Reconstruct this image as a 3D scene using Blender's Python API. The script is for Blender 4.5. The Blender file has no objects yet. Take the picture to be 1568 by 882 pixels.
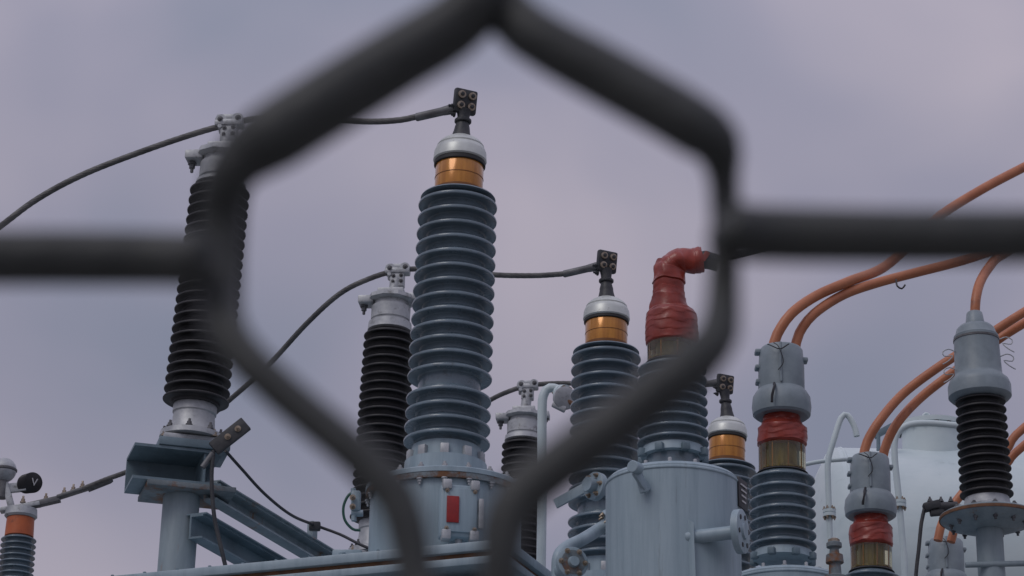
import bpy, bmesh, math, random
from mathutils import Vector, Matrix, noise
random.seed(4)
scene = bpy.context.scene
# ------------------------------------------------------------------ camera survey
FPX = 4000.0
PITCH = math.radians(22.0); ROLL = 0.015
CAM = Vector((0, 0, 1.6))
FW = Vector((0, math.cos(PITCH), math.sin(PITCH)))
_r = Vector((1, 0, 0)); _u = Vector((0, -math.sin(PITCH), math.cos(PITCH)))
RT = _r*math.cos(ROLL) + _u*math.sin(ROLL)
UP = _u*math.cos(ROLL) - _r*math.sin(ROLL)
def ray(u, v): return FW*FPX + RT*(u-784) - UP*(v-441)
def at(u, v, y):
    d = ray(u, v); return CAM + d*(y/d.y)
def mpp(u, v, y): return y/ray(u, v).y
A = Vector((.358, .934, 0)).normalized()      # long axis of the transformer
B = Vector((-.934, .358, 0)).normalized()
Z = Vector((0, 0, 1))

# ------------------------------------------------------------------ materials
def mat(name, c1, c2=None, rough=.5, metal=0, scale=6, stretch=(1, 1, 1), lo=.4, hi=.65, bump=0, bscale=60,
        spec=.5, trans=0, coat=0, c3=None, s3=20, lo3=.6, hi3=.7, r2=None):
    m = bpy.data.materials.new(name); m.use_nodes = True
    n = m.node_tree.nodes; l = m.node_tree.links
    b = n['Principled BSDF']
    b.inputs['Roughness'].default_value = rough; b.inputs['Metallic'].default_value = metal
    b.inputs['Specular IOR Level'].default_value = spec
    b.inputs['Transmission Weight'].default_value = trans
    b.inputs['Coat Weight'].default_value = coat
    b.inputs['Coat Roughness'].default_value = .12
    tc = n.new('ShaderNodeTexCoord'); mp = n.new('ShaderNodeMapping'); mp.inputs['Scale'].default_value = stretch
    l.new(tc.outputs['Object'], mp.inputs[0])
    c2 = c2 or tuple(x*.8 for x in c1)
    no = n.new('ShaderNodeTexNoise'); no.inputs['Scale'].default_value = scale; no.inputs['Detail'].default_value = 6
    no.inputs['Roughness'].default_value = .65
    l.new(mp.outputs[0], no.inputs['Vector'])
    cr = n.new('ShaderNodeValToRGB'); cr.color_ramp.elements[0].position = lo; cr.color_ramp.elements[1].position = hi
    cr.color_ramp.elements[0].color = (*c1, 1); cr.color_ramp.elements[1].color = (*c2, 1)
    l.new(no.outputs[0], cr.inputs[0])
    out = cr.outputs[0]
    if c3:
        n3 = n.new('ShaderNodeTexNoise'); n3.inputs['Scale'].default_value = s3; n3.inputs['Detail'].default_value = 8
        n3.inputs['Roughness'].default_value = .7
        l.new(mp.outputs[0], n3.inputs['Vector'])
        r3 = n.new('ShaderNodeValToRGB'); r3.color_ramp.elements[0].position = lo3; r3.color_ramp.elements[1].position = hi3
        l.new(n3.outputs[0], r3.inputs[0])
        mx = n.new('ShaderNodeMixRGB'); l.new(r3.outputs[0], mx.inputs[0]); l.new(out, mx.inputs[1])
        mx.inputs[2].default_value = (*c3, 1); out = mx.outputs[0]
    l.new(out, b.inputs['Base Color'])
    rr = n.new('ShaderNodeMapRange'); rr.inputs['To Min'].default_value = max(.02, rough-.1); rr.inputs['To Max'].default_value = min(1, rough+.15)
    l.new(no.outputs[0], rr.inputs[0]); l.new(rr.outputs[0], b.inputs['Roughness'])
    if bump:
        nb = n.new('ShaderNodeTexNoise'); nb.inputs['Scale'].default_value = bscale; nb.inputs['Detail'].default_value = 5
        l.new(tc.outputs['Object'], nb.inputs['Vector'])
        bp = n.new('ShaderNodeBump'); bp.inputs['Strength'].default_value = bump; bp.inputs['Distance'].default_value = .01
        l.new(nb.outputs[0], bp.inputs['Height']); l.new(bp.outputs[0], b.inputs['Normal'])
    return m
M = {}
M['porc'] = mat('grey_porcelain', (.165, .225, .268), (.118, .16, .19), rough=.26, scale=5, coat=.35, c3=(.095, .112, .12), s3=30, lo3=.55, hi3=.75)
M['black'] = mat('black_silicone_rubber', (.018, .019, .021), (.034, .034, .036), rough=.5, scale=9)
M['alu'] = mat('cast_aluminium', (.50, .52, .53), (.33, .35, .37), rough=.5, metal=.4, scale=9, bump=.15, bscale=50, c3=(.17, .17, .16), s3=22, lo3=.56, hi3=.72)
M['cap'] = mat('bushing_cap_metal', (.62, .65, .62), (.46, .49, .47), rough=.38, metal=.25, scale=6, c3=(.28, .28, .26), s3=25, lo3=.6, hi3=.75)
M['gasket'] = mat('gasket', (.03, .03, .03), rough=.6)
M['amber'] = mat('amber_oil_glass', (.52, .215, .026), (.37, .135, .014), rough=.16, metal=.3, scale=4, stretch=(9, 9, .5), coat=.4)
M['amberd'] = mat('amber_band', (.22, .08, .012), rough=.3)
M['core'] = mat('oil_tube', (.30, .21, .05), (.16, .09, .02), rough=.35, scale=6, stretch=(8, 8, 1))
M['paint'] = mat('grey_blue_paint', (.325, .42, .47), (.245, .33, .38), rough=.42, scale=3, stretch=(7, 7, .5), lo=.42, hi=.7, bump=.06, bscale=40,
                 c3=(.17, .205, .22), s3=7, lo3=.6, hi3=.82)
M['paintd'] = mat('weathered_beam_paint', (.17, .24, .28), (.115, .165, .195), rough=.5, scale=5, bump=.1,
                  c3=(.14, .075, .04), s3=7, lo3=.62, hi3=.72)
M['post'] = mat('post_paint', (.28, .345, .375), (.21, .27, .295), rough=.5, scale=4, stretch=(4, 4, .6), c3=(.26, .125, .045), s3=3.3, lo3=.58, hi3=.69)
M['rust'] = mat('rusty_steel', (.16, .075, .035), (.09, .06, .045), rough=.8, scale=18, bump=.4, c3=(.20, .24, .26), s3=9, lo3=.48, hi3=.6)
M['rustp'] = mat('rust_spotted_paint', (.19, .225, .24), (.12, .15, .165), rough=.7, scale=12, bump=.3, c3=(.20, .09, .04), s3=8, lo3=.50, hi3=.62)
M['rusty'] = mat('rust_edge', (.20, .095, .045), (.11, .065, .045), rough=.8, scale=25, bump=.3)
M['white'] = mat('pale_tank_paint', (.60, .69, .70), (.50, .60, .62), rough=.38, scale=1.5, stretch=(1, 1, 2), c3=(.36, .43, .43), s3=6, lo3=.62, hi3=.8)
M['boot'] = mat('grey_cover_plastic', (.25, .305, .335), (.19, .235, .26), rough=.42, scale=8, bump=.05, bscale=30)
M['red'] = mat('red_tape', (.31, .038, .020), (.19, .022, .013), rough=.36, scale=9, bump=.25, bscale=30, coat=.15, c3=(.10, .014, .01), s3=14, lo3=.62, hi3=.8)
M['orange'] = mat('orange_cable_jacket', (.50, .185, .085), (.40, .14, .065), rough=.42, scale=7, c3=(.26, .10, .06), s3=12, lo3=.6, hi3=.75)
M['orband'] = mat('orange_band', (.50, .12, .035), (.38, .085, .03), rough=.45, c3=(.2, .06, .03), s3=14, lo3=.55, hi3=.7)
M['wire'] = mat('stranded_aluminium', (.15, .15, .145), (.09, .09, .09), rough=.6, metal=.3, scale=14)
M['sleeve'] = mat('compression_sleeve', (.17, .175, .18), (.10, .10, .105), rough=.5, metal=.35, scale=14)
M['rubber'] = mat('dark_rubber', (.028, .032, .037), (.05, .052, .055), rough=.5, scale=20, bump=.2)
M['bolt'] = mat('zinc_bolts', (.40, .34, .27), (.22, .17, .12), rough=.4, metal=.6, scale=40)
M['fence'] = mat('coated_fence_wire', (.046, .050, .047), (.033, .037, .036), rough=.5, scale=90, bump=.1, bscale=300)
M['glass'] = mat('oil_sight_glass', (.80, .80, .52), (.7, .68, .4), rough=.05, trans=.95, scale=3)
M['redlabel'] = mat('red_window', (.33, .02, .018), (.24, .015, .015), rough=.3, scale=20)
M['green'] = mat('green_hose', (.03, .12, .09), rough=.4)
M['ink'] = mat('label_black', (.015, .015, .018), rough=.4)
M['inkw'] = mat('label_white', (.6, .6, .6), rough=.5)
M['gravel'] = mat('crushed_stone', (.22, .215, .20), (.12, .12, .115), rough=.95, scale=25, bump=1, bscale=60, c3=(.32, .31, .30), s3=60, lo3=.5, hi3=.6)
M['conc'] = mat('concrete', (.33, .32, .30), (.25, .245, .23), rough=.9, scale=5, bump=.3)

# ------------------------------------------------------------------ geometry kit
def mk(name, V, F, m, org=Vector((0, 0, 0)), ang=35):
    me = bpy.data.meshes.new(name)
    me.from_pydata([tuple(Vector(v)-org) for v in V], [], F)
    me.validate(); me.materials.append(m)
    bm = bmesh.new(); bm.from_mesh(me); bmesh.ops.recalc_face_normals(bm, faces=bm.faces); bm.to_mesh(me); bm.free()
    for p in me.polygons: p.use_smooth = True
    me.set_sharp_from_angle(angle=math.radians(ang))
    o = bpy.data.objects.new(name, me); scene.collection.objects.link(o); o.location = org
    return o
class Thing:
    def __init__(s, name, org):
        s.o = Vector(org); s.e = bpy.data.objects.new(name, None); s.e.empty_display_size = .1
        scene.collection.objects.link(s.e); s.e.location = s.o
    def add(s, name, g, m, ang=35):
        ob = mk(name, g[0], g[1], M[m] if isinstance(m, str) else m, s.o, ang)
        ob.location = (0, 0, 0); ob.parent = s.e
        return ob
def join(*gs):
    V = []; F = []
    for g in gs:
        k = len(V); V += list(g[0]); F += [[i+k for i in f] for f in g[1]]
    return V, F
def basis(d):
    d = d.normalized(); h = Vector((0, 0, 1)) if abs(d.z) < .9 else Vector((0, 1, 0))
    x = h.cross(d).normalized(); y = d.cross(x).normalized(); return x, y, d
def loft(secs, caps=True):
    n = len(secs[0]); V = [p for s in secs for p in s]; F = []
    for i in range(len(secs)-1):
        for j in range(n):
            k = (j+1) % n; F.append([i*n+j, i*n+k, (i+1)*n+k, (i+1)*n+j])
    if caps: F.append(list(range(n))[::-1]); F.append([(len(secs)-1)*n+j for j in range(n)])
    return V, F
def rings(cr, d, seg=48):
    x, y, d = basis(d)
    return loft([[c+x*(r*math.cos(2*math.pi*j/seg))+y*(r*math.sin(2*math.pi*j/seg)) for j in range(seg)] for c, r in cr])
def cyl(p0, p1, r0, r1=None, seg=24):
    r1 = r0 if r1 is None else r1; p0 = Vector(p0); p1 = Vector(p1)
    d = p1-p0; L = d.length; b = min(r0, r1)*.12; b = min(b, L*.3); dn = d.normalized()
    return rings([(p0, r0-b), (p0+dn*b, r0), (p1-dn*b, r1), (p1, r1-b)], d, seg)
def spline(P, step):
    P = [Vector(p) for p in P]; Q = [P[0]*2-P[1]]+P+[P[-1]*2-P[-2]]; out = []
    for i in range(1, len(Q)-2):
        a, b, c, d = Q[i-1], Q[i], Q[i+1], Q[i+2]; n = max(2, int((c-b).length/step))
        for k in range(n):
            t = k/n
            out.append(.5*((2*b)+(c-a)*t+(2*a-5*b+4*c-d)*t*t+(3*b-a-3*c+d)*t**3))
    out.append(P[-1]); return out
def sweep(P, r, seg=16, step=.03, lobes=0, lay=.25, raw=False, rf=None):
    pts = [Vector(p) for p in P] if raw else spline(P, step)
    T = [(pts[min(i+1, len(pts)-1)]-pts[max(i-1, 0)]).normalized() for i in range(len(pts))]
    x, y, _ = basis(T[0]); secs = []; s = 0
    for i, p in enumerate(pts):
        if i:
            s += (p-pts[i-1]).length
            x = (x-T[i]*x.dot(T[i])).normalized(); y = T[i].cross(x)
        f = i/(len(pts)-1); R = rf(f) if rf else r; ph = 2*math.pi*s/lay; sec = []
        for j in range(seg):
            a = 2*math.pi*j/seg
            rr = R*(1-.13*(1-abs(math.cos(lobes*a/2)))) if lobes else R
            sec.append(p+x*(rr*math.cos(a+ph if lobes else a))+y*(rr*math.sin(a+ph if lobes else a)))
        secs.append(sec)
    return loft(secs)
def box(c, sx, sy, sz, ax=Vector((1, 0, 0)), az=Z, bev=.003):
    az = Vector(az).normalized(); ax = (Vector(ax)-az*Vector(ax).dot(az)).normalized(); ay = az.cross(ax)
    bm = bmesh.new(); bmesh.ops.create_cube(bm, size=1)
    for v in bm.verts: v.co = Vector((v.co.x*sx, v.co.y*sy, v.co.z*sz))
    if bev: bmesh.ops.bevel(bm, geom=list(bm.edges), offset=min(bev, .3*min(sx, sy, sz)), segments=2, affect='EDGES', profile=.5)
    bm.verts.index_update()
    V = [Vector(c)+ax*v.co.x+ay*v.co.y+az*v.co.z for v in bm.verts]; F = [[v.index for v in f.verts] for f in bm.faces]
    bm.free(); return V, F
def beam(p0, p1, w, h, bev=.003):
    p0 = Vector(p0); p1 = Vector(p1); d = p1-p0
    return box((p0+p1)/2, d.length, w, h, ax=d, az=Z-d*(Z.dot(d)/d.length_squared), bev=bev)
def channel(p0, p1, w, h, t=.01, side=1):
    """C section; side=1 puts the web on the near (-y) side, -1 on the far side"""
    p0 = Vector(p0); p1 = Vector(p1); d = (p1-p0).normalized(); az = (Z-d*Z.dot(d)).normalized(); ay = az.cross(d)
    o = [(-w/2, -h/2), (w/2, -h/2), (w/2, -h/2+t), (-w/2+t, -h/2+t), (-w/2+t, h/2-t), (w/2, h/2-t), (w/2, h/2), (-w/2, h/2)]
    return loft([[p+ay*(a*side)+az*b for a, b in o] for p in (p0, p1)])
def hexbolt(p, d, r, h):
    x, y, d = basis(Vector(d))
    g = rings([(p, r*1.45), (p+d*h*.22, r*1.45)], d, 14)
    g2 = rings([(p+d*h*.22, r), (p+d*h*.75, r), (p+d*h*.76, r*.9)], d, 6)
    g3 = rings([(p+d*h*.76, r*.55), (p+d*h*1.25, r*.55), (p+d*h*1.3, r*.45)], d, 10)
    return join(g, g2, g3)
def boltring(c, d, R, n, r, h, ph=0):
    x, y, d = basis(Vector(d))
    return join(*[hexbolt(c+x*R*math.cos(2*math.pi*(i+ph)/n)+y*R*math.sin(2*math.pi*(i+ph)/n), d, r, h) for i in range(n)])
def crumple(g, amp, sc):
    return [Vector(v)+noise.noise_vector(Vector(v)*sc)*amp+noise.noise_vector(Vector(v)*sc*2.4)*amp*.35 for v in g[0]], g[1]
class Ax:
    """vertical-ish device axis measured at a top and a bottom point, standing on the plane Y=y"""
    def __init__(s, u0, v0, u1, v1, y):
        s.a = (u0, v0, u1, v1); s.y = y; s.d = (at(u0, v0, y)-at(u1, v1, y)).normalized()
    def u(s, v): u0, v0, u1, v1 = s.a; return u0+(u1-u0)*(v-v0)/(v1-v0)
    def c(s, v): return at(s.u(v), v, s.y)
    def k(s, v): return mpp(s.u(v), v, s.y)
    def lathe(s, prof, seg=56): return rings([(s.c(v), hw*s.k(v)) for v, hw in prof], s.d, seg)
def tapewrap(ax, prof, pitch=5.0, seg=64, depth=.8):
    """resample a profile finely and add the overlapping, slightly spiral steps of wound tape"""
    v0, v1 = prof[0][0], prof[-1][0]; v = v0; secs = []; x, y, d = basis(ax.d)
    while v <= v1:
        for i in range(len(prof)-1):
            if prof[i][0] <= v <= prof[i+1][0]:
                t = (v-prof[i][0])/(prof[i+1][0]-prof[i][0]); hw = prof[i][1]*(1-t)+prof[i+1][1]*t; break
        c = ax.c(v); k = ax.k(v); sec = []
        for j in range(seg):
            a = 2*math.pi*j/seg
            w_ = v/pitch+.9*math.sin(a+.7)+.35*math.sin(2*a+v*.05)+.6*noise.noise(Vector((a*1.5, v*.06, 3)))
            r = (hw+depth*(w_ % 1.0)-depth*.4)*k
            sec.append(c+x*r*math.cos(a)+y*r*math.sin(a))
        secs.append(sec); v += .8
    return loft(secs)
def sheds(v0, v1, n, h0, h1, c0, c1, gaps=()):
    out = []; w = [1+(.55 if i in gaps else 0) for i in range(n)]; tot = sum(w); v = v0
    for i in range(n):
        f = i/max(1, n-1); p = (v1-v0)/tot; H = h0+(h1-h0)*f; C = c0+(c1-c0)*f; d = H-C
        ex = (w[i]-1)*p
        out += [(v, C), (v+ex, C)] if ex else [(v, C)]
        b = v+ex
        out += [(b+.10*p, C+.12*d), (b+.36*p, H-.18*d), (b+.42*p, H-.04*d), (b+.49*p, H), (b+.58*p, H-.02*d), (b+.62*p, H-.09*d), (b+.56*p, C+.55*d), (b+.62*p, C+.1*d), (b+.70*p, C)]
        v += w[i]*p
    out.append((v1, out[-1][1])); return out

# ------------------------------------------------------------------ power bushings
def terminal(T, ax, pu, pv, s, base_v):
    """four-bolt pad on a dark moulded stem; pu,pv pad centre"""
    y = ax.y; k = mpp(pu, pv, y); c = at(pu, pv, y)
    X = Vector((.92, .38, .10)).normalized()
    N = Vector((.38, -.9, -.15)); N = (N-X*N.dot(X)).normalized(); U = X.cross(-N)*1; U = U if U.z > 0 else -U
    U = (U+X*.12).normalized()
    w = 36*s*k
    T.add('terminal_pad', box(c, w*1.03, w*.33, w*1.08, ax=X, az=U, bev=.012), 'rubber')
    Xa = (X-U*X.dot(U)).normalized(); Na = Xa.cross(U); Na = Na if Na.y < 0 else -Na
    b = []; b2 = []
    for i in (-1, 1):
        for j in (-1, 1):
            p = c+Xa*(i*w*.24)+U*(j*w*.24)+Na*(w*.165)
            b.append(rings([(p, w*.17), (p+Na*w*.09, w*.17), (p+Na*w*.1, w*.12)], Na, 18))
            b2.append(rings([(p+Na*w*.1, w*.09), (p+Na*w*.16, w*.09), (p+Na*w*.17, w*.06)], Na, 6))
    T.add('bolt_washers', join(*b), 'bolt'); T.add('bolt_heads', join(*b2), 'rubber')
    p0 = c-U*w*.4; p1 = ax.c(base_v)
    T.add('terminal_stem', join(sweep([p0, p0*.5+p1*.5, p1], 0, 20, .01, rf=lambda f: k*s*(12-3*math.sin(min(1, f*1.6)*math.pi)+(4*max(0, f-.7)/.3))),
          cyl(p0*.65+p1*.35-ax.d*.012, p0*.65+p1*.35+ax.d*.006, 13*s*k)), 'rubber')
    q = c-Xa*w*.62-U*w*.3
    T.add('side_bolts', join(hexbolt(q+Xa*w*.18, -Xa, w*.1, w*.22), hexbolt(q+Xa*w*.22-U*w*.35, -Xa, w*.09, w*.2)), 'rubber')
    return c-Xa*w*.5
def power_bushing(ax, s, capv, glv0, glv1, shv0, shv1, n, h0, h1, pad, gaps=(), turret=None):
    T = Thing('power_bushing', ax.c(shv1))
    c = capv
    T.add('silver_cap', ax.lathe([(c, 11*s), (c+2*s, 17*s), (c+7*s, 27*s), (c+12*s, 33*s), (c+16*s, 36*s), (c+18*s, 35.5*s), (c+19*s, 37*s), (c+26*s, 40*s), (c+38*s, 41*s), (c+40*s, 39*s)]), 'cap')
    T.add('gasket', ax.lathe([(c+40*s, 38*s), (c+41*s, 39.5*s), (glv0-1, 39.5*s), (glv0, 38*s)]), 'gasket')
    T.add('oil_sight_glass', ax.lathe([(glv0, 36.5*s), (glv0+1, 37*s), (glv1-1, 37*s), (glv1, 36*s)]), 'amber')
    g = glv1-glv0
    T.add('glass_bands', join(ax.lathe([(glv0+g*.44, 36*s), (glv0+g*.445, 37.5*s), (glv0+g*.465, 37.5*s), (glv0+g*.47, 36*s)]),
          ax.lathe([(glv0+g*.88, 36*s), (glv0+g*.885, 38*s), (glv1, 38*s), (glv1+.5, 36*s)])), 'amberd')
    T.add('neck', ax.lathe([(glv1, 38*s), (glv1+1, 41*s), (shv0-6*s, 43*s), (shv0-2*s, h0*.93), (shv0, h0*.95), (shv0+2, h0*.8)]), 'porc')
    T.add('porcelain_sheds', ax.lathe(sheds(shv0, shv1, n, h0, h1, h0*.72, h1*.74, gaps), 64), 'porc')
    bv = shv1
    T.add('base_collar', ax.lathe([(bv-3, h1*.72), (bv-2, h1*.80), (bv+20, h1*.82), (bv+22, h1*.95), (bv+45, h1*.97), (bv+46, h1*.9)]), 'paint')
    x, y, d = basis(ax.d); lugs = []
    for i in range(10):
        a = 2*math.pi*i/10+.3; q = x*math.cos(a)+y*math.sin(a); k = ax.k(bv)
        lugs.append(box(ax.c(bv+16)+q*h1*.86*k, .035, .022, .05, ax=d.cross(q), az=d, bev=.004))
    T.add('clamp_lugs', join(*lugs), 'alu')
    e = terminal(T, ax, pad[0], pad[1], s, capv+4)
    return T, e
ax1 = Ax(706, 210, 683, 700, 10.0)
pb1, end1 = power_bushing(ax1, 1.0, 209, 256, 298, 306, 690, 17, 60.5, 66.5, (712, 156), gaps=(13,))
ax2 = Ax(929, 455, 925, 860, 11.8)
pb2, end2 = power_bushing(ax2, .875, 456, 496, 533, 541, 865, 17, 53.5, 57, (929, 401), gaps=(13,))
ax3 = Ax(1114, 640, 1109, 1000, 13.6)
pb3, end3 = power_bushing(ax3, .75, 639, 674, 710, 717, 1000, 17, 46, 49, (1110, 588), gaps=(13,))

# ------------------------------------------------------------------ transformer body
zt = 4.36; C0 = Vector((0.0, 9.3, 0))
TR = Thing('power_transformer', C0+A*2.6+B*1.2)
LEN, WID = 5.4, 2.5
def tp(a, b, z): return C0+A*a+B*b+Z*z
TR.add('main_tank', box(tp(LEN/2, WID/2, 2.25), LEN-.16, WID-.16, 3.96, ax=A, bev=.01), 'paint')
TR.add('lid_plate', join(box(tp(LEN/2, WID/2, zt-.018), LEN, WID, .036, ax=A, bev=.004), box(tp(LEN/2, WID/2, zt-.07), LEN-.02, WID-.02, .03, ax=A, bev=.004)), 'paint')
TR.add('lid_gasket', box(tp(LEN/2, WID/2, zt-.045), LEN-.05, WID-.05, .02, ax=A, bev=0), 'rusty')
bl = []
for i in range(38): bl.append(hexbolt(tp(.07+i*.142, .05, zt), Z, .012, .014))
for i in range(17): bl.append(hexbolt(tp(.05, .12+i*.142, zt), Z, .012, .014))
TR.add('lid_bolts', join(*bl), 'paintd')
rib = []
for i in range(9): rib.append(box(tp(.4+i*.57, .04, 2.3), .04, .1, 3.6, ax=A, bev=.003))
for i in range(4): rib.append(box(tp(.04, .4+i*.55, 2.3), .1, .04, 3.6, ax=A, bev=.003))
TR.add('stiffener_ribs', join(*rib), 'paint')
TR.add('foundation', box(tp(LEN/2, WID/2-.2, .14), LEN+1, WID+2, .28, ax=A, bev=.02), 'conc')
def turret(c, R, z0, z1):
    TR.add('turret_wall', rings([(Vector((c.x, c.y, z0)), R*.94), (Vector((c.x, c.y, z1-.02)), R*.94)], Z, 64), 'paint')
    TR.add('turret_flange', rings([(Vector((c.x, c.y, z1-.018)), R), (Vector((c.x, c.y, z1)), R), (Vector((c.x, c.y, z1+.004)), R-.004)], Z, 72), 'paint')
    TR.add('turret_flange_lower', rings([(Vector((c.x, c.y, z1-.042)), R-.002), (Vector((c.x, c.y, z1-.019)), R-.002)], Z, 72), 'rust')
    TR.add('turret_bolts', join(boltring(Vector((c.x, c.y, z1+.004)), Z, R*.93, 20, .011, .018), boltring(Vector((c.x, c.y, z1-.042)), -Z, R*.965, 20, .009, .02)), 'alu')
tc1 = at(683, 752, 10.0)
turret(tc1, .322, zt, tc1.z)
for ax in (ax2, ax3):
    v = 700
    while ax.c(v).z > tc1.z: v += 2
    turret(ax.c(v), .30, zt, tc1.z)
    c = ax.c(v)
    lowv = 865 if ax is ax2 else 1000
    TR.add('turret_pedestal', cyl(c, ax.c(lowv+20), .15, .14, 40), 'alu')
# control box with red window on the first turret
CB = Thing('control_box', at(703, 785, 9.62))
k = mpp(703, 785, 9.62); cb = at(703, 786, 9.64)
bx = Vector((.97, .16, 0)); bn = Vector((.16, -.97, 0))
CB.add('housing', box(cb, 62*k, .07, 84*k, ax=bx, bev=.012), 'paint')
CB.add('door_frame', box(cb+bn*.04, 50*k, .012, 70*k, ax=bx, bev=.004), 'paint')
CB.add('red_window', box(cb+bn*.049-bx*.032, 19*k, .006, 42*k, ax=bx, bev=.001), 'redlabel')
CB.add('lugs', join(*[box(cb+bx*(i*22*k)+Z*(j*40*k)+bn*.03, 14*k, .05, 16*k, ax=bx, bev=.006) for i in (-1, 1) for j in (-1, 1)]), 'alu')
CB.add('cover_bolts', join(*[hexbolt(cb+bx*(i*22*k)+Z*(j*30*k)+bn*.046, bn, .006, .012) for i in (-1, 1) for j in (-1, 1)]), 'bolt')
CB.add('right_latch', box(cb+bx*32*k+bn*.035-Z*.01, .02, .03, .12, ax=bx, bev=.004), 'alu')
CB.add('conduit', sweep([cb-Z*.1, cb-Z*.2, cb-Z*.3+bn*.02, cb-Z*.45], .014), 'alu')

# ------------------------------------------------------------------ black-shed surge arresters on the left
def arrester(cl, axis, y, s, bk, sh0, sh1, n, h0, h1, base=None):
    ax = Ax(*axis, y); T = Thing('surge_arrester', ax.c(sh1)); k = mpp(cl[0], cl[1], y); c = at(cl[0], cl[1], y)
    wd = Vector((.98, -.1, .06)).normalized()
    T.add('conductor_clamp', join(box(c+Z*.010*s, 34*s*k, 17*s*k, 9*s*k, ax=wd, bev=.008), box(c-Z*.012*s, 38*s*k, 20*s*k, 9*s*k, ax=wd, bev=.008),
          cyl(c-wd*11*s*k-Vector((0, .03, 0)), c-wd*11*s*k+Vector((0, .03, 0)), 8*s*k), cyl(c+wd*11*s*k-Vector((0, .03, 0)), c+wd*11*s*k+Vector((0, .03, 0)), 8*s*k),
          box(c-Z*.05*s, 22*s*k, 15*s*k, 28*s*k, ax=wd, bev=.006), cyl(c-wd*.04-Z*.03+Vector((0, -.03, 0)), c-wd*.04-Z*.03+Vector((0, .04, 0)), .010)), 'alu')
    T.add('clamp_bolts', join(*[hexbolt(c+wd*(i*12*s*k)-Vector((0, .03, 0)), Vector((0, -1, 0)), .009, .012) for i in (-1, 1)],
          *[hexbolt(c+wd*(i*6*s*k)-Z*(.04+.03*j)+Vector((0, -.024, 0)), Vector((0, -1, 0)), .007, .012) for i in (-1, 1) for j in (0, 1)]), 'sleeve')
    b = bk
    T.add('stem', join(cyl(c-Z*.05, ax.c(b), 9*s*k), box(ax.c(b)+Z*.018, 40*s*k, 34*s*k, 9*s*k, ax=wd, bev=.005)), 'alu')
    T.add('top_bracket', join(ax.lathe([(b, 30*s), (b+1, 36*s), (b+7*s, 37*s), (b+9*s, 33*s)], 10),
          box(ax.c(b+4)-wd*38*s*k, 24*s*k, 30*s*k, 12*s*k, ax=wd, bev=.006), box(ax.c(b+5)+wd*34*s*k, 22*s*k, 26*s*k, 11*s*k, ax=wd, bev=.006)), 'alu')
    T.add('bracket_bolts', join(hexbolt(ax.c(b+10*s)-wd*42*s*k, -Z, .013, .035), hexbolt(ax.c(b+10*s)+wd*38*s*k, -Z, .013, .03)), 'sleeve')
    T.add('top_fitting', ax.lathe([(b+9*s, 26*s), (b+16*s, 27*s), (b+17*s, 30*s), (b+36*s, 30*s), (b+37*s, 28*s), (b+40*s, 28*s), (b+41*s, 33*s), (sh0-2, 34*s), (sh0, 30*s)]), 'alu')
    T.add('rubber_sheds', ax.lathe(sheds(sh0, sh1, n, h0, h1, h0*.74, h1*.74), 56), 'black')
    if base:
        T.add('base_casting', ax.lathe([(sh1-2, h1*.62), (sh1+1, h1*.66), (sh1+12, h1*.66), (sh1+14, h1*.62), (sh1+32, h1*.66), (sh1+40, h1*.72), (sh1+44, h1*.95), (sh1+52, h1*.97), (sh1+53, h1*.9)]), 'alu')
        T.add('base_bolts', boltring(ax.c(sh1+43), ax.d, h1*.85*ax.k(sh1), 8, .01, .022), 'sleeve')
    return ax, T
la1, ar1 = arrester((352, 186), (343, 240, 297, 640), 10.2, 1.15, 234, 288, 622, 22, 46, 51, True)
la2, ar2 = arrester((609, 413), (600, 455, 583, 720), 11.85, 1.0, 455, 510, 800, 22, 39, 43, True)
la3, ar3 = arrester((808, 590), (803, 632, 795, 900), 13.5, .86, 634, 678, 930, 22, 33, 36, True)

# base steel: cap plates, hollow cross-channels, posts, longitudinal beams
SF = Thing('arrester_support_frame', at(285, 700, 10.2)*1.0)
base1 = la1.c(676)
P = [base1]
zb = base1.z
for ax in (la2, la3):
    v = 700
    while ax.c(v).z > zb: v += 2
    P.append(ax.c(v))
for i, p in enumerate(P):
    p = Vector((p.x, p.y, zb))
    SF.add('mount_plate', join(box(p-Z*.014, .25, .2, .022, ax=Vector((.97, .26, 0)), bev=.003)), 'alu')
    SF.add('mount_bolts', join(*[hexbolt(p+Vector((a, b, 0))-Z*.002, Z, .012, .025) for a in (-.1, .1) for b in (-.07, .07)]), 'bolt')
    SF.add('upper_plate', box(p-Z*.045, .29, .24, .035, ax=Vector((.97, .26, 0)), bev=.003), 'paintd')
    X = Vector((.96, .28, 0)).normalized(); q = p-Z*.14-X*.055
    SF.add('cross_channel', channel(q-X*.19, q+X*.17, .22, .15, .012, -1), 'paintd')
    SF.add('channel_stiffener', box(q+X*.10, .01, .2, .124, ax=X, bev=0), 'paintd')
    SF.add('lower_plate', box(q-Z*.089+X*.05, .36, .26, .022, ax=X, bev=.002), 'rustp')
    SF.add('post', rings([(q-Z*.10+X*.03, .073), (q-Z*.11+X*.03, .075), (Vector((q.x-.03, q.y, 0)), .078)], Z, 32), 'post')
    SF.add('post_footing', cyl(Vector((q.x-.03, q.y, -.02)), Vector((q.x-.03, q.y, .2)), .3), 'conc')
dd = (Vector((P[2].x, P[2].y, 0))-Vector((P[0].x, P[0].y, 0))).normalized()
s0 = at(322, 752, 10.15); s0b = at(300, 806, 10.1)
SF.add('upper_beam', channel(s0, s0+dd*4.4, .06, .075, .008, -1), 'post')
SF.add('upper_beam_flange', box(s0+dd*2.2+Z*.041, 4.4, .085, .006, ax=dd, bev=0), 'post')
SF.add('lower_beam', channel(s0b, s0b+dd*4.4, .06, .10, .008, -1), 'paintd')
SF.add('beam_flange', box(s0b+dd*2.2+Z*.053, 4.4, .09, .006, ax=dd, bev=0), 'paintd')
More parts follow.
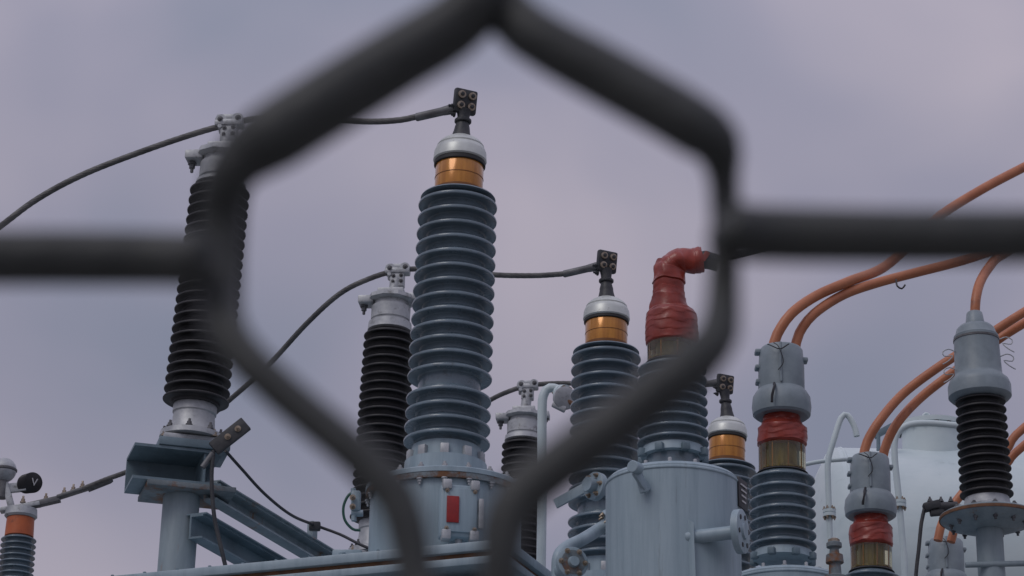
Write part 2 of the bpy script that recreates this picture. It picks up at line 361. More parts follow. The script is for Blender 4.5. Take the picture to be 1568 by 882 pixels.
lv = at(478, 818, 11.2)
SF.add('beam_stub', box(lv, .05, .03, .11, ax=A), 'post')
# dark lug connector and its leads
LG = Thing('ground_lead_connector', at(345, 672, 10.0))
yl = 10.0; k = mpp(345, 670, yl); c = at(352, 668, yl); dX = (at(378, 650, yl)-at(322, 694, yl)).normalized()
dU = dX.cross(Vector((0, 1, 0))); dU = dU if dU.z > 0 else -dU
LG.add('lug_plate', box(c, 64*k, .02, 24*k, ax=dX, az=dU, bev=.004), 'rubber')
LG.add('lug_bolts', join(*[hexbolt(c+dX*(a*18*k)-Vector((0, .012, 0)), Vector((0, -1, 0)), .009, .014) for a in (-.2, .9)]), 'bolt')
LG.add('lead_down', sweep([at(327, 690, yl), at(324, 730, yl), at(328, 790, yl), at(340, 845, yl), at(352, 900, yl), at(365, 1000, yl), at(350, 1300, 10.1)], .0085), 'rubber')
LG.add('lead_across', sweep([at(345, 690, 10.05), at(370, 718, 10.2), at(405, 756, 10.4), at(445, 788, 10.7), at(482, 804, 11), at(520, 818, 11), at(552, 834, 10.9), at(590, 850, 10.8)], .0065), 'rubber')
LG.add('lead_clamp', box(at(482, 806, 11), .05, .03, .04, bev=.006), 'rubber')
LG.add('hanger_rod', cyl(at(326, 694, yl), at(310, 716, yl), .012), 'sleeve')

# ------------------------------------------------------------------ stranded conductors
def conductor(pts, r=.0125):
    g = sweep([at(*p) for p in pts], r, 28, .009, lobes=9, lay=.30)
    return mk('stranded_conductor', g[0], g[1], M['wire'], ang=60)
def sleeve(T, a, b, y0, y1, r):
    p0 = at(*a, y0); p1 = at(*b, y1)
    d = (p1-p0)
    T.add('compression_sleeve', rings([(p0, r*.8), (p0+d*.04, r), (p0+d*.72, r*1.02), (p0+d*.78, r*1.1), (p1, r*1.25)], d, 24), 'sleeve')
conductor([(-305, 606, 11.7), (-240, 545, 11.3), (-120, 440, 10.7), (0, 347, 10.2), (60, 303, 10.2), (130, 266, 10.2), (220, 231, 10.2), (300, 204, 10.2), (352, 190, 10.2), (400, 181, 10.2), (480, 181, 10.15), (560, 186, 10.1), (610, 184, 10.05), (645, 177, 10)], .0135)
conductor([(128, 748, 13.3), (160, 735, 13.2), (215, 713, 13), (285, 668, 12.7), (352, 612, 12.4), (410, 560, 12.2), (470, 495, 12), (520, 450, 11.9), (565, 427, 11.85), (609, 414, 11.85), (650, 412, 11.85), (700, 415, 11.82), (760, 421, 11.8), (820, 422, 11.8), (868, 419, 11.8)], .0135)
conductor([(560, 760, 14.4), (640, 690, 14), (700, 645, 13.8), (750, 613, 13.6), (780, 599, 13.5), (808, 591, 13.5), (850, 587, 13.5), (920, 588, 13.5), (1000, 591, 13.6), (1060, 591, 13.6)], .0135)
sleeve(pb1, (636, 180), (693, 167), 10, 10, .018)
sleeve(pb2, (862, 420), (914, 408), 11.8, 11.8, .018)
sleeve(pb3, (1052, 591), (1100, 586), 13.6, 13.6, .018)

# ------------------------------------------------------------------ circuit breaker bushings far left
def left_bushing(off):
    def a(u, v, y=13.5): return at(u, v, y)+off
    T = Thing('breaker_bushing', a(30, 840)); ax = Ax(32, 790, 22, 900, 13.5)
    def L(prof): return ([p+off for p in ax.lathe(prof)[0]], ax.lathe(prof)[1])
    T.add('orange_band', L([(794, 20), (795, 21), (822, 22), (823, 20)]), 'orband')
    T.add('top_disc', L([(778, 14), (780, 24), (791, 25), (794, 22)]), 'alu')
    T.add('sheds', L(sheds(823, 1000, 20, 27, 29, 20, 22)), 'porc')
    T.add('bushing_foot', L([(1000, 30), (1001, 36), (1010, 36), (1011, 28)]), 'alu')
    k = mpp(30, 740, 13.5)
    T.add('round_head', rings([(a(34, 742), 8*k), (a(40, 741), 15*k), (a(50, 739), 16*k), (a(52, 739), 14*k)], a(54, 739, 13.35)-a(34, 742), 32), 'ink')
    c = a(6, 720); r_ = .068
    T.add('corona_ball', join(rings([(c+Z*(math.cos(t*math.pi/12)*r_), max(.002, r_*math.sin(t*math.pi/12))) for t in range(13)], Z, 32)), 'alu')
    T.add('ball_band', join(cyl(c-Z*.010, c+Z*.010, r_+.004, r_+.004, 36), cyl(c, c-Z*.16, .03)), 'sleeve')
    T.add('terminal_arm', join(beam(a(-20, 752), a(40, 745), .03, .05), beam(a(0, 782), a(62, 772), .06, .022), beam(a(8, 740), a(20, 786), .04, .035)), 'alu')
    T.add('terminal_lug', join(beam(a(40, 776), a(92, 764), .05, .03), beam(a(88, 762), a(138, 746), .06, .016)), 'sleeve')
    T.add('lug_bolts', join(*[hexbolt(a(u, v), Z, .011, .03) for u, v in ((98, 757), (112, 752), (126, 747), (70, 766), (35, 770))]), 'bolt')
    T.add('crimp_barrel', rings([(a(134, 748, 13.4), .022), (a(168, 735, 13.3), .02), (a(172, 733, 13.3), .016)], a(172, 733)-a(134, 748), 20), 'sleeve')
    T.add('breaker_tank', cyl(a(20, 1012)-Z*.9, a(20, 1012), .32, .3, 48), 'paint')
    b = a(20, 1012)
    T.add('breaker_legs', join(*[beam(Vector((b.x+i*.25, b.y+j*.25, 0)), Vector((b.x+i*.25, b.y+j*.25, b.z-.7)), .07, .07) for i in (-1, 1) for j in (-1, 1)]), 'post')
    return T
lb = left_bushing(Vector((0, 0, 0)))
cu = bpy.data.curves.new('label_letter', 'FONT'); cu.body = 'V'; cu.size = .06; cu.extrude = .001; cu.align_x = 'CENTER'; cu.align_y = 'CENTER'
to = bpy.data.objects.new('label_letter', cu); scene.collection.objects.link(to); cu.materials.append(M['inkw'])
to.parent = lb.e
hn = (at(54, 739, 13.35)-at(34, 742, 13.5)).normalized()
to.location = at(52, 739, 13.5)+hn*.006-lb.o
xx = Z.cross(hn).normalized(); yy = hn.cross(xx)
to.rotation_euler = Matrix((xx, yy, hn)).transposed().to_euler()
left_bushing(at(-305, 606, 11.7)-at(128, 748, 13.3))

# ------------------------------------------------------------------ low-voltage bushings with red tape
def lv_common(T, ax, s, g0, g1, s0, s1, n, h0, h1):
    T.add('sight_glass', ax.lathe([(g0, 34*s), (g0+1, 36*s), (g1-1, 36*s), (g1, 34*s)]), 'glass')
    T.add('glass_core', ax.lathe([(g0, 15*s), (g1-6*s, 15*s), (g1-5*s, 30*s), (g1, 30*s)]), 'core')
    x, y, d = basis(ax.d); k = ax.k(g0)
    T.add('glass_ribs', join(*[cyl(ax.c(g0)+(x*math.cos(t)+y*math.sin(t))*29*s*k, ax.c(g1)+(x*math.cos(t)+y*math.sin(t))*29*s*k, 1.3*s*k, seg=8) for t in [i*math.pi/4+.2 for i in range(8)]]), 'amber')
    T.add('glass_seat', ax.lathe([(g1, 36*s), (g1+1, 38*s), (s0-1, 40*s), (s0, 36*s)]), 'gasket')
    T.add('porcelain_sheds', ax.lathe(sheds(s0, s1, n, h0, h1, h0*.74, h1*.76), 60), 'porc')
    T.add('base_collar', ax.lathe([(s1-2, h1*.7), (s1, h1*.86), (s1+12*s, h1*.9), (s1+13*s, h1*.8)]), 'paint')
    lg = []
    for i in range(8):
        t = 2*math.pi*(i+.4)/8; q = x*math.cos(t)+y*math.sin(t)
        lg.append(box(ax.c(s1+10*s)+q*h1*.92*ax.k(s1), .03, .03, .03, ax=d.cross(q), az=d, bev=.005))
    T.add('clamp_lugs', join(*lg), 'paintd')
bx4 = Ax(1028, 470, 1031, 730, 9.0)
LB = Thing('taped_elbow_bushing', bx4.c(720)); y4 = 9.0; k4 = mpp(1030, 500, y4)
g = sweep([at(1026, 488, y4), at(1023, 460, y4), at(1024, 432, y4), at(1028, 411, y4), at(1044, 400, y4), at(1060, 399, y4), at(1076, 398, y4)], 0, 44, .003,
          rf=lambda f: k4*(31-9*min(1, f*2.2)+(3 if .42 < f < .62 else 0)-4*max(0, f-.7)/.3+1.0*((f*9+.3*math.sin(f*20)) % 1)))
LB.add('red_taped_elbow', crumple(g, .011, 13), 'red')
g = tapewrap(bx4, [(472, 26), (477, 35), (484, 39), (500, 40.5), (518, 40.5), (527, 39.5), (530, 36)], 11)
LB.add('red_tape_collar', crumple(g, .003, 20), 'red')
g = sweep([at(1070, 398, y4), at(1082, 398, y4), at(1100, 403, y4)], .033, 24, .005); LB.add('cable_tail', crumple(g, .005, 20), 'rubber')
LB.add('feeder_cable', sweep([at(1090, 401, y4), at(1130, 390, y4), at(1230, 370, 9.2), at(1400, 362, 9.6), at(1640, 358, 10.2), at(2000, 350, 10.8)], .014), 'rubber')
LB.add('tape_tag', box(at(1080, 392, 8.96), .02, .004, .04, az=Vector((.5, 0, .8))), 'red')
lv_common(LB, bx4, 1.05, 528, 556, 560, 688, 8, 53, 55)
LB.add('lower_porcelain', bx4.lathe([(688, 40), (730, 42)]), 'porc')
tk = at(1030, 736, y4)
def lv_turret(T, c, R, zlow=2.3):
    x = c.x; y = c.y; z = c.z
    T.add('turret', rings([(Vector((x, y, zlow)), R), (Vector((x, y, z-.012)), R), (Vector((x, y, z)), R-.012), (Vector((x, y, z+.002)), R-.03)], Z, 72), 'paint')
    T.add('turret_seam', cyl(Vector((x, y, z-.03)), Vector((x, y, z-.018)), R+.004, R+.004, 72), 'paint')
    T.add('turret_bolts', boltring(Vector((x, y, z)), Z, R*.62, 10, .013, .03, .3), 'alu')
lv_turret(LB, tk, .242)
LB.add('lifting_lug', join(beam(at(972, 722, 8.73), at(992, 752, 8.77), .014, .03), cyl(at(968, 714, 8.70), at(978, 718, 8.74), .022, seg=16), box(at(981, 736, 8.76), .03, .012, .09, az=Vector((-.3, 0, 1)))), 'paint')
fl = at(1133, 814, 8.74); fd = Vector((.93, -.37, .0)).normalized()
LB.add('stub_pipe', join(cyl(at(1050, 824, 8.78), fl, .024), rings([(fl-fd*.012, .078), (fl+fd*.012, .078), (fl+fd*.014, .074)], fd, 40),
        rings([(fl+fd*.014, .03), (fl+fd*.022, .028)], fd, 24)), 'paint')
x_, y_, _ = basis(fd)
LB.add('flange_holes', join(*[rings([(fl+fd*.0145+(x_*math.cos(t)+y_*math.sin(t))*.056, .009), (fl+fd*.0165+(x_*math.cos(t)+y_*math.sin(t))*.056, .009)], fd, 12) for t in [i*math.pi/3+.2 for i in range(6)]]), 'ink')
gs = [at(1042, 786, 8.79), at(1044, 900, 8.79), at(1066, 900, 8.74), at(1062, 800, 8.74)]
gw = Vector((0, .02, 0)); LB.add('gusset', loft([[p for p in gs], [p+gw for p in gs]]), 'paint')
pc = at(1137, 757, 8.95); LB.add('phase_plate', box(pc, .006, .09, .11, ax=Vector((.9, -.43, 0)), bev=.001), 'ink')
LB.add('phase_plate_lines', join(*[box(pc+Vector((.0045, -.0025, .03-.02*i)), .003, .06-.008*i, .006, ax=Vector((.9, -.43, 0)), bev=0) for i in range(4)]), 'inkw')

def cable_bushing(ax, s, cv, g0, g1, s0, s1, n, h0, h1, tur, R):
    T = Thing('cable_cover_bushing', ax.c(s1)); c = cv; k = ax.k(c)
    T.add('cable_cover', ax.lathe([(c, 22*s), (c+2*s, 30*s), (c+6*s, 33*s), (c+30*s, 35*s), (c+66*s, 35.5*s), (c+70*s, 39*s), (c+78*s, 44*s), (c+92*s, 45.5*s), (c+104*s, 44*s), (c+107*s, 40*s)]), 'boot')
    front = Vector((0, -1, 0)); X = Vector((1, 0, 0))
    T.add('cover_ears', join(*[box(ax.c(c+dv*s)+X*(du*s*k), .035*s, .05, .018, bev=.006) for du, dv in ((-34, 8), (-34, 32), (-33, 54), (34, 20))]), 'boot')
    T.add('cover_seam', join(sweep([ax.c(c+3*s)+front*32*s*k-X*4*s*k, ax.c(c+30*s)+front*36*s*k-X*5*s*k, ax.c(c+64*s)+front*37*s*k-X*4*s*k], .005, 10)), 'boot')
    T.add('cable_tie', join(crumple(sweep([ax.c(c+8*s)+front*36*s*k-X*24*s*k, ax.c(c+16*s)+front*40*s*k-X*6*s*k, ax.c(c+8*s)+front*38*s*k+X*8*s*k], .0025, 8, .01), .004, 30),
          sweep([ax.c(c+6*s)+front*37*s*k-X*15*s*k, ax.c(c+14*s)+front*42*s*k-X*8*s*k, ax.c(c+36*s)+front*41*s*k-X*1*s*k, ax.c(c+48*s)+front*39*s*k-X*9*s*k], .002, 8, .01)), 'ink')
    T.add('black_strap', crumple(sweep([ax.c(c+68*s)+front*38*s*k-X*14*s*k, ax.c(c+80*s)+front*49*s*k-X*17*s*k, ax.c(c+100*s)+front*48*s*k-X*20*s*k], .006, 8, .01), .004, 30), 'ink')
    q = c+107*s
    g = tapewrap(ax, [(q-18*s, 25*s), (q-6*s, 27*s), (q+8*s, 29*s), (q+14*s, 32*s), (q+18*s, 37*s), (q+34*s, 38*s), (g0-3*s, 38*s), (g0+1, 34*s)], 11)
    T.add('red_tape_wrap', crumple(g, .006, 14), 'red')
    lv_common(T, ax, s, g0, g1, s0, s1, n, h0, h1)
    lv_turret(T, tur, R)
    return T
ax5 = Ax(1196, 534, 1199, 840, 10.27)
cable_bushing(ax5, 1.0, 532, 684, 724, 728, 846, 7, 50, 51.5, at(1203, 888, 10.27), .235)
ax6 = Ax(1332, 698, 1336, 980, 11.8)
cable_bushing(ax6, .88, 698, 838, 874, 878, 984, 7, 43, 44.5, at(1337, 1015, 11.8), .235)
TR.add('low_voltage_chamber', box(C0+A*2.3-B*.62+Z*2.05, 5.0, 1.0, 2.9, ax=A, bev=.01), 'paint')

# ------------------------------------------------------------------ arrester on the right with grey cap
yr = 10.4; ax7 = Ax(1492, 480, 1512, 775, yr)
RA = Thing('cable_riser_arrester', ax7.c(770)); k7 = ax7.k(600)
RA.add('grey_cap', ax7.lathe([(478, 10), (480, 12), (498, 15), (500, 24), (505, 29), (512, 31), (516, 34), (520, 34), (574, 36), (578, 38), (584, 45), (592, 48), (608, 48), (612, 44), (614, 38)]), 'boot')
RA.add('cap_band', ax7.lathe([(519, 33), (520, 35), (523, 35), (524, 33)]), 'sleeve')
RA.add('black_sheds', ax7.lathe(sheds(610, 764, 12, 38.5, 41, 28, 31), 56), 'black')
RA.add('base_fitting', ax7.lathe([(762, 26), (764, 34), (776, 36), (782, 46), (786, 46), (790, 40)]), 'alu')
sp = []
for sg, vv in ((1, 522), (1, 548), (-1, 542), (-1, 570)):
    base = ax7.c(vv)+Vector((sg*34*k7, -.02, 0))
    sp.append(sweep([base, base+Vector((sg*.03, 0, .012)), base+Vector((sg*.055, 0, .0)), base+Vector((sg*.05, 0, -.02)), base+Vector((sg*.015, 0, -.018)), base+Vector((sg*.035, -.01, -.045)), base+Vector((sg*.06, -.01, -.06))], .0025, 8, .01))
RA.add('spring_wires', join(*sp), 'alu')
dc = ax7.c(812)
RA.add('mount_disc', join(rings([(dc, .10), (dc+Z*.03, .185), (dc+Z*.045, .20), (dc+Z*.06, .20), (dc+Z*.066, .19)], Z, 64)), 'post')
RA.add('mount_disc_rust', rings([(dc+Z*.043, .203), (dc+Z*.05, .2035), (dc+Z*.056, .2025)], Z, 64), 'rusty')
RA.add('disc_bolts', join(boltring(dc+Z*.066, Z, .165, 12, .012, .014), boltring(dc+Z*.028, -Z, .155, 12, .01, .02)), 'sleeve')
RA.add('post', cyl(Vector((dc.x+.02, dc.y, 0)), dc+Z*.01, .058, .056, 32), 'post')
RA.add('side_pipe', cyl(at(1478, 865, 10.35), at(1600, 862, 10.35), .012), 'post')

# ------------------------------------------------------------------ orange cables
def cable(pts, r=.021):
    g = sweep([at(*p) for p in pts], r, 20, .03); return mk('insulated_cable', g[0], g[1], M['orange'], ang=60)
cable([(1183, 536, 10.25), (1190, 512, 10.25), (1212, 480, 10.25), (1250, 453, 10.3), (1300, 431, 10.35), (1352, 410, 10.5), (1400, 368, 10.7), (1440, 330, 10.9), (1500, 292, 11), (1568, 256, 11.1), (1700, 190, 11.3), (1850, 130, 11.6)], .022)
cable([(1217, 536, 10.3), (1224, 510, 10.3), (1246, 481, 10.3), (1290, 452, 10.35), (1340, 434, 10.4), (1400, 418, 10.45), (1470, 400, 10.5), (1540, 378, 10.7), (1620, 358, 10.9), (1750, 330, 11.2)], .021)
cable([(1493, 482, 10.4), (1494, 460, 10.4), (1500, 434, 10.45), (1514, 410, 10.55), (1535, 390, 10.7), (1600, 360, 10.9), (1750, 320, 11.2)])
cable([(1322, 700, 11.75), (1328, 676, 11.75), (1348, 643, 11.75), (1384, 602, 11.8), (1440, 560, 11.8), (1500, 522, 11.8), (1568, 478, 11.8), (1700, 400, 11.9)], .0225)
cable([(1352, 700, 11.85), (1358, 678, 11.85), (1376, 645, 11.85), (1412, 607, 11.9), (1465, 566, 11.9), (1520, 526, 11.9), (1568, 495, 11.9), (1700, 420, 12)], .0225)
cable([(1436, 828, 12.6), (1443, 800, 12.6), (1462, 770, 12.6), (1500, 725, 12.6), (1540, 690, 12.6), (1568, 655, 12.6), (1700, 560, 12.7)], .022)
cable([(1456, 830, 12.7), (1466, 800, 12.7), (1500, 755, 12.7), (1540, 712, 12.7), (1568, 682, 12.7), (1700, 580, 12.8)], .022)
ho = sweep([at(1372, 428, 10.35), at(1374, 438, 10.33), at(1381, 442, 10.33), at(1386, 436, 10.33)], .004, 8, .01); mk('cable_hook', ho[0], ho[1], M['ink'])

ax8 = Ax(1448, 828, 1452, 1100, 13.3)
cable_bushing(ax8, .79, 826, 948, 982, 985, 1090, 7, 39, 40, at(1452, 1120, 13.3), .235)
JC = Thing('jumper_connector', at(1440, 778, 11.6)); kk = 11.6
JC.add('connector_body', join(beam(at(1414, 778, kk), at(1440, 772, kk), .05, .04, .008), cyl(at(1436, 776, kk), at(1466, 775, kk), .022), beam(at(1424, 786, kk), at(1446, 784, kk), .03, .03, .006)), 'rubber')
JC.add('connector_bolts', join(*[hexbolt(at(u, 768, kk), Z, .009, .018) for u in (1424, 1441, 1456)]), 'sleeve')
JC.add('lead', sweep([at(1416, 778, kk), at(1411, 800, kk), at(1407, 840, kk), at(1402, 890, kk), at(1398, 1000, kk)], .009), 'rubber')
JC.add('strut', cyl(at(1466, 775, kk), at(1500, 790, kk), .014), 'post')

# ------------------------------------------------------------------ conservator tank, manway, pipework
CT = Thing('oil_conservator_tank', at(1420, 760, 15.5)); yc = 15.5
tl = at(1246, 700, yc); R = .80; cz = tl.z-R+.02; x0 = tl.x+.1; x1 = x0+4.2
sec = [(Vector((x0-.16, yc, cz)), .05), (Vector((x0-.15, yc, cz)), R*.45), (Vector((x0-.10, yc, cz)), R*.8), (Vector((x0-.04, yc, cz)), R*.96), (Vector((x0, yc, cz)), R), (Vector((x1, yc, cz)), R), (Vector((x1+.1, yc, cz)), R*.8), (Vector((x1+.15, yc, cz)), .05)]
CT.add('shell', rings(sec, Vector((1, 0, 0)), 96), 'white')
CT.add('end_seams', join(*[cyl(Vector((x, yc, cz)), Vector((x+.025, yc, cz)), R+.006, seg=96) for x in (x0+.02, x0+1.55)]), 'white')
mw = at(1428, 690, 15.3)
CT.add('manway', join(cyl(mw-Z*.4, mw+Z*.13, .185, seg=56), rings([(mw+Z*.13, .215), (mw+Z*.16, .215), (mw+Z*.165, .20)], Z, 64)), 'white')
CT.add('manway_bolts', boltring(mw+Z*.13, -Z, .2, 16, .01, .02), 'sleeve')
CT.add('lifting_eye', sweep([mw+Vector((.02, 0, .165)), mw+Vector((-.02, 0, .24)), mw+Vector((-.05, 0, .22)), mw+Vector((-.03, 0, .165))], .009, 10, .01), 'white')
CT.add('gauge_arm', join(beam(at(1338, 668, 15), at(1368, 652, 15), .03, .04), cyl(at(1345, 662, 14.95), at(1345, 690, 14.95), .012)), 'paintd')
CT.add('saddle_legs', join(*[beam(Vector((x, yc+dy, 0)), Vector((x, yc+dy, cz-.45)), .14, .14) for x in (x0+.5, x1-.5) for dy in (-.4, .4)]), 'post')
def pipe(name, pts, r, fl=(), m='white'):
    T = Thing(name, at(*pts[0])); T.add('pipe_run', sweep([at(*p) for p in pts], r, 20, .02), m)
    for f in fl:
        p = at(*f[:3]); d = f[3]; R_ = r*2.1
        T.add('flange', rings([(p-d*.02, R_), (p-d*.003, R_), (p-d*.002, R_*.92), (p+d*.002, R_*.92), (p+d*.003, R_), (p+d*.02, R_)], d, 28), m)
        T.add('flange_bolts', join(boltring(p+d*.02, d, R_*.78, 6, .007, .015), boltring(p-d*.02, -d, R_*.78, 6, .007, .015)), 'bolt')
    return T
pipe('vent_pipe', [(1312, 668, 13.8), (1308, 652, 13.8), (1298, 636, 13.8), (1288, 640, 13.8), (1276, 676, 13.8), (1268, 706, 13.8), (1268, 740, 13.8), (1270, 800, 13.8), (1272, 900, 13.8), (1276, 1300, 13.8)], .017, [(1270, 786, 13.8, Z)])
pipe('riser_pipe', [(1470, 652, 14.2), (1420, 648, 14.2), (1388, 652, 14.2), (1372, 668, 14.2), (1370, 700, 14.2), (1376, 760, 14.2), (1382, 830, 14.2), (1386, 900, 14.2), (1392, 1300, 14.2)], .019, [(1377, 772, 14.2, Z)])
pipe('level_pipe', [(1228, 712, 13.9), (1262, 706, 13.9), (1320, 702, 13.9)][::-1], .012)
pipe('vent_elbow_pipe', [(828, 900, 12.6), (830, 760, 12.6), (830, 640, 12.6), (832, 606, 12.6), (842, 594, 12.6), (862, 600, 12.6), (874, 614, 12.6), (886, 628, 12.7)], .024,
     [(862, 604, 12.55, Vector((.6, -.75, -.25)).normalized())], 'white')
T = Thing('relief_valve', at(866, 610, 12.5))
p = at(864, 610, 12.5); d = Vector((.35, -.9, -.2)).normalized()
T.add('valve_body', join(rings([(p-d*.05, .03), (p-d*.02, .055), (p, .06), (p+d*.015, .06), (p+d*.02, .045)], d, 28), beam(at(846, 618, 12.5), at(866, 628, 12.5), .03, .03, .006)), 'alu')
T.add('valve_stem', cyl(p, at(905, 640, 12.5), .012), 'rusty')
T = Thing('drain_valve', at(910, 745, 9.6))
p = at(910, 744, 9.6); d = Vector((-.75, -.65, 0)).normalized()
T.add('valve_flange', join(rings([(p-d*.02, .055), (p+d*.005, .055), (p+d*.008, .05)], d, 32), rings([(p+d*.008, .03), (p+d*.04, .028)], d, 24), cyl(p-d*.02, p-d*.2, .026), beam(at(850, 772, 9.7), at(905, 742, 9.65), .012, .04)), 'paint')
T.add('flange_bolts', boltring(p+d*.006, d, .042, 6, .007, .014), 'bolt')
pipe('oil_pipe', [(940, 796, 9.5), (915, 812, 9.5), (892, 826, 9.4), (868, 838, 9.35), (856, 852, 9.3), (854, 880, 9.3), (854, 960, 9.3), (854, 1300, 9.3)], .024,
     [(938, 797, 9.5, Vector((.8, 0, .5)).normalized())], 'paint')
p = at(876, 862, 9.1); d = Vector((.3, -.95, 0)).normalized()
T = Thing('blind_flange', p)
T.add('flange_disc', join(rings([(p-d*.015, .058), (p+d*.01, .058), (p+d*.013, .05)], d, 36), rings([(p+d*.013, .022), (p+d*.03, .018)], d, 20), cyl(p-d*.12, p, .03)), 'paint')
T.add('rust_ring', rings([(p+d*.0135, .045), (p+d*.0145, .045)], d, 32), 'rustp')
T.add('flange_bolts', boltring(p+d*.013, d, .045, 6, .007, .014), 'bolt')
pipe('drain_pipe', [(832, 700, 12.9), (830, 780, 12.9), (828, 900, 12.9), (826, 1200, 12.9)], .02, (), 'post')
T = Thing('brass_fitting', at(1278, 850, 9.9)); a9 = Ax(1277, 830, 1279, 880, 9.9)
T.add('fitting_body', a9.lathe([(828, 5), (832, 12), (838, 12), (840, 7), (848, 8), (850, 13), (862, 14), (864, 9), (880, 10), (884, 20), (1000, 20)], 12), 'rustp')
T.add('fitting_cap', a9.lathe([(824, 4), (826, 9), (832, 9), (834, 6)], 6), 'bolt')
g = sweep([at(546, 752, 10.6), at(534, 758, 10.6), at(526, 776, 10.6), at(528, 796, 10.6), at(540, 810, 10.6), at(552, 812, 10.6)], .006, 10, .01); mk('green_hose', g[0], g[1], M['green'])
T = Thing('gauge_bracket', at(545, 770, 10.3))
T.add('clamp', join(box(at(545, 768, 10.35), .04, .04, .09, bev=.01), cyl(at(541, 748, 10.35), at(542, 798, 10.35), .011), cyl(at(538, 786, 10.35), at(556, 786, 10.35), .014)), 'paint')
T.add('bolts', join(hexbolt(at(540, 762, 10.32), Vector((0, -1, 0)), .009, .02), hexbolt(at(540, 776, 10.32), Vector((0, -1, 0)), .009, .02)), 'bolt')
T = Thing('lid_fitting', at(540, 856, 10)); T.add('stub', join(box(at(532, 856, 10.1), .12, .08, .06, bev=.008), cyl(at(524, 862, 10.05), at(524, 846, 10.05), .014)), 'paint')

# ------------------------------------------------------------------ woven wire fence, a real panel with posts
YF = 0.2
def f(u, v, dy=0): return at(u, v, YF+dy)
kf = mpp(784, 441, YF)
def fs(P, seg=12, step=.0022):
    """P rows: u, v, dy, half-width px. Flattened wire whose width varies where the strands were pressed."""
    pts = spline([f(p[0], p[1], p[2]) for p in P], step)
    L = [0]
    for i in range(1, len(P)): L.append(L[-1]+(f(*P[i][:3])-f(*P[i-1][:3])).length)
    def rf(t):
        s = t*L[-1]
        for i in range(len(P)-1):
            if s <= L[i+1]+1e-9:
                q = (s-L[i])/max(1e-9, L[i+1]-L[i]); q = q*q*(3-2*q); return kf*(P[i][3]*(1-q)+P[i+1][3]*q)
        return kf*P[-1][3]
    return sweep(pts, 0, seg, 0, raw=True, rf=rf)
cell = join(
    fs([(742, -50, -.002, 36), (730, 0, -.001, 44), (690, 42, 0, 52), (620, 84, 0, 55), (500, 158, 0, 57), (425, 205, 0, 57), (380, 236, .0005, 52), (348, 278, .001, 42), (340, 340, .003, 38), (337, 440, .003, 36), (345, 505, .001, 34), (390, 562, 0, 32), (470, 633, 0, 32), (560, 708, 0, 34), (608, 765, 0, 33), (628, 830, 0, 30), (640, 900, 0, 30), (668, 955, -.001, 34), (697, 992, -.002, 36)]),
    fs([(752, -50, .002, 36), (766, 0, .002, 40), (808, 48, 0, 45), (900, 100, 0, 48), (1000, 155, 0, 48), (1062, 192, 0, 45), (1098, 222, .0005, 36), (1108, 270, .002, 26), (1110, 340, .003, 24), (1108, 430, .003, 26), (1102, 505, .001, 34), (1068, 550, 0, 39), (980, 620, 0, 40), (860, 708, 0, 39), (795, 762, 0, 36), (770, 815, 0, 31), (764, 890, 0, 30), (745, 945, .001, 33), (707, 992, .002, 36)]),
    fs([(-190, 400, 0, 44), (0, 395, 0, 44), (150, 395, 0, 43), (250, 396, 0, 43), (300, 398, -.0015, 38), (318, 400, -.002, 30)], step=.006),
    fs([(1104, 340, -.002, 30), (1118, 350, -.0015, 40), (1160, 358, 0, 44), (1300, 361, 0, 45), (1420, 362, 0, 44), (1568, 362, 0, 44)], step=.006))
FC = Thing('wire_mesh_fence', Vector((0, YF, 0)))
cm = FC.add('wire_mesh', cell, 'fence', 60)
colv = f(1568, 362)-f(-190, 400); rowv = f(702, 992)-f(747, -50)
NR_UP, NR_DN, NC = 14, 22, 14
def arr(n, vec, name):
    md = cm.modifiers.new(name, 'ARRAY'); md.use_relative_offset = False; md.use_constant_offset = True
    md.constant_offset_displace = vec; md.count = n
arr(NC*2+1, colv, 'columns'); arr(NR_UP+NR_DN+1, rowv, 'rows')
cm.location = -colv*NC - rowv*NR_UP
wid = colv.length*(NC+.6)
FC.add('post_1', cyl(Vector((-wid, YF+.03, 0)), Vector((-wid, YF+.03, 2.55)), .03), 'fence')
FC.add('post_2', cyl(Vector((wid, YF+.03, 0)), Vector((wid, YF+.03, 2.55)), .03), 'fence')
FC.add('top_rail', cyl(Vector((-wid, YF+.03, 2.5)), Vector((wid, YF+.03, 2.5)), .021), 'fence')

# ------------------------------------------------------------------ ground
gb = bmesh.new(); bmesh.ops.create_grid(gb, x_segments=40, y_segments=40, size=600); gm = bpy.data.meshes.new('gravel_ground'); gb.to_mesh(gm); gb.free()
go = bpy.data.objects.new('gravel_ground', gm); scene.collection.objects.link(go); gm.materials.append(M['gravel'])

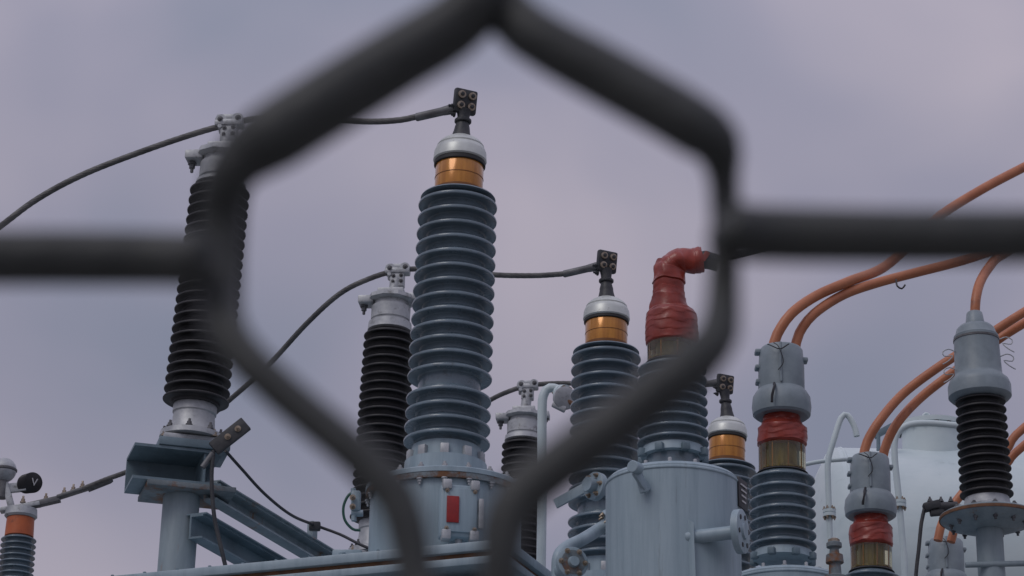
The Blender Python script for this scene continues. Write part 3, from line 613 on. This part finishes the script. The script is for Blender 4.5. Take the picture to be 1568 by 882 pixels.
# ------------------------------------------------------------------ world
sd = Vector((-.45, -.55, .80)).normalized()
w = bpy.data.worlds.new('World'); scene.world = w; w.use_nodes = True
n = w.node_tree.nodes; l = w.node_tree.links; n.clear()
sky = n.new('ShaderNodeTexSky'); sky.sky_type = 'NISHITA'; sky.sun_disc = False
sky.sun_elevation = math.asin(sd.z); sky.sun_rotation = math.atan2(sd.x, sd.y); sky.dust_density = 3
b1 = n.new('ShaderNodeBackground'); b1.inputs[1].default_value = .06; l.new(sky.outputs[0], b1.inputs[0])
tc = n.new('ShaderNodeTexCoord'); mp = n.new('ShaderNodeMapping'); mp.inputs['Scale'].default_value = (1, 1, 1.6); mp.inputs['Location'].default_value = (.35, 0, .2)
l.new(tc.outputs['Generated'], mp.inputs[0])
n1 = n.new('ShaderNodeTexNoise'); n1.inputs['Scale'].default_value = 5.5; n1.inputs['Detail'].default_value = 3; n1.inputs['Roughness'].default_value = .4; n1.inputs['Distortion'].default_value = .3
l.new(mp.outputs[0], n1.inputs['Vector'])
cr = n.new('ShaderNodeValToRGB'); e = cr.color_ramp.elements
e[0].position = .32; e[0].color = (.225, .245, .325, 1); e[1].position = .68; e[1].color = (.43, .39, .46, 1)
m_ = cr.color_ramp.elements.new(.5); m_.color = (.31, .30, .385, 1)
l.new(n1.outputs[0], cr.inputs[0])
sx = n.new('ShaderNodeSeparateXYZ'); l.new(tc.outputs['Generated'], sx.inputs[0])
mr = n.new('ShaderNodeMapRange'); mr.interpolation_type = 'SMOOTHSTEP'; mr.inputs['From Min'].default_value = .3; mr.inputs['From Max'].default_value = .95
mr.inputs['To Min'].default_value = 1.0; mr.inputs['To Max'].default_value = 2.0
l.new(sx.outputs[2], mr.inputs[0])
b2 = n.new('ShaderNodeBackground'); l.new(cr.outputs[0], b2.inputs[0]); l.new(mr.outputs[0], b2.inputs[1])
mx = n.new('ShaderNodeMixShader'); mx.inputs[0].default_value = .88
l.new(b1.outputs[0], mx.inputs[1]); l.new(b2.outputs[0], mx.inputs[2])
ou = n.new('ShaderNodeOutputWorld'); l.new(mx.outputs[0], ou.inputs[0])
sl = bpy.data.lights.new('sun', 'SUN'); sl.energy = .6; sl.angle = math.radians(25); sl.color = (1, .96, .92)
so = bpy.data.objects.new('sun', sl); scene.collection.objects.link(so); so.rotation_euler = sd.to_track_quat('Z', 'Y').to_euler()

# ------------------------------------------------------------------ camera
cd = bpy.data.cameras.new('camera'); co = bpy.data.objects.new('camera', cd); scene.collection.objects.link(co)
cd.sensor_width = 36; cd.lens = 36*FPX/1568; cd.clip_start = .02; cd.clip_end = 3000
mat3 = Matrix((RT, UP, -FW)).transposed(); co.matrix_world = Matrix.Translation(CAM) @ mat3.to_4x4()
cd.dof.use_dof = True; cd.dof.focus_distance = 11.2; cd.dof.aperture_fstop = 40
scene.camera = co
scene.view_settings.view_transform = 'Standard'; scene.view_settings.look = 'None'; scene.view_settings.exposure = 0
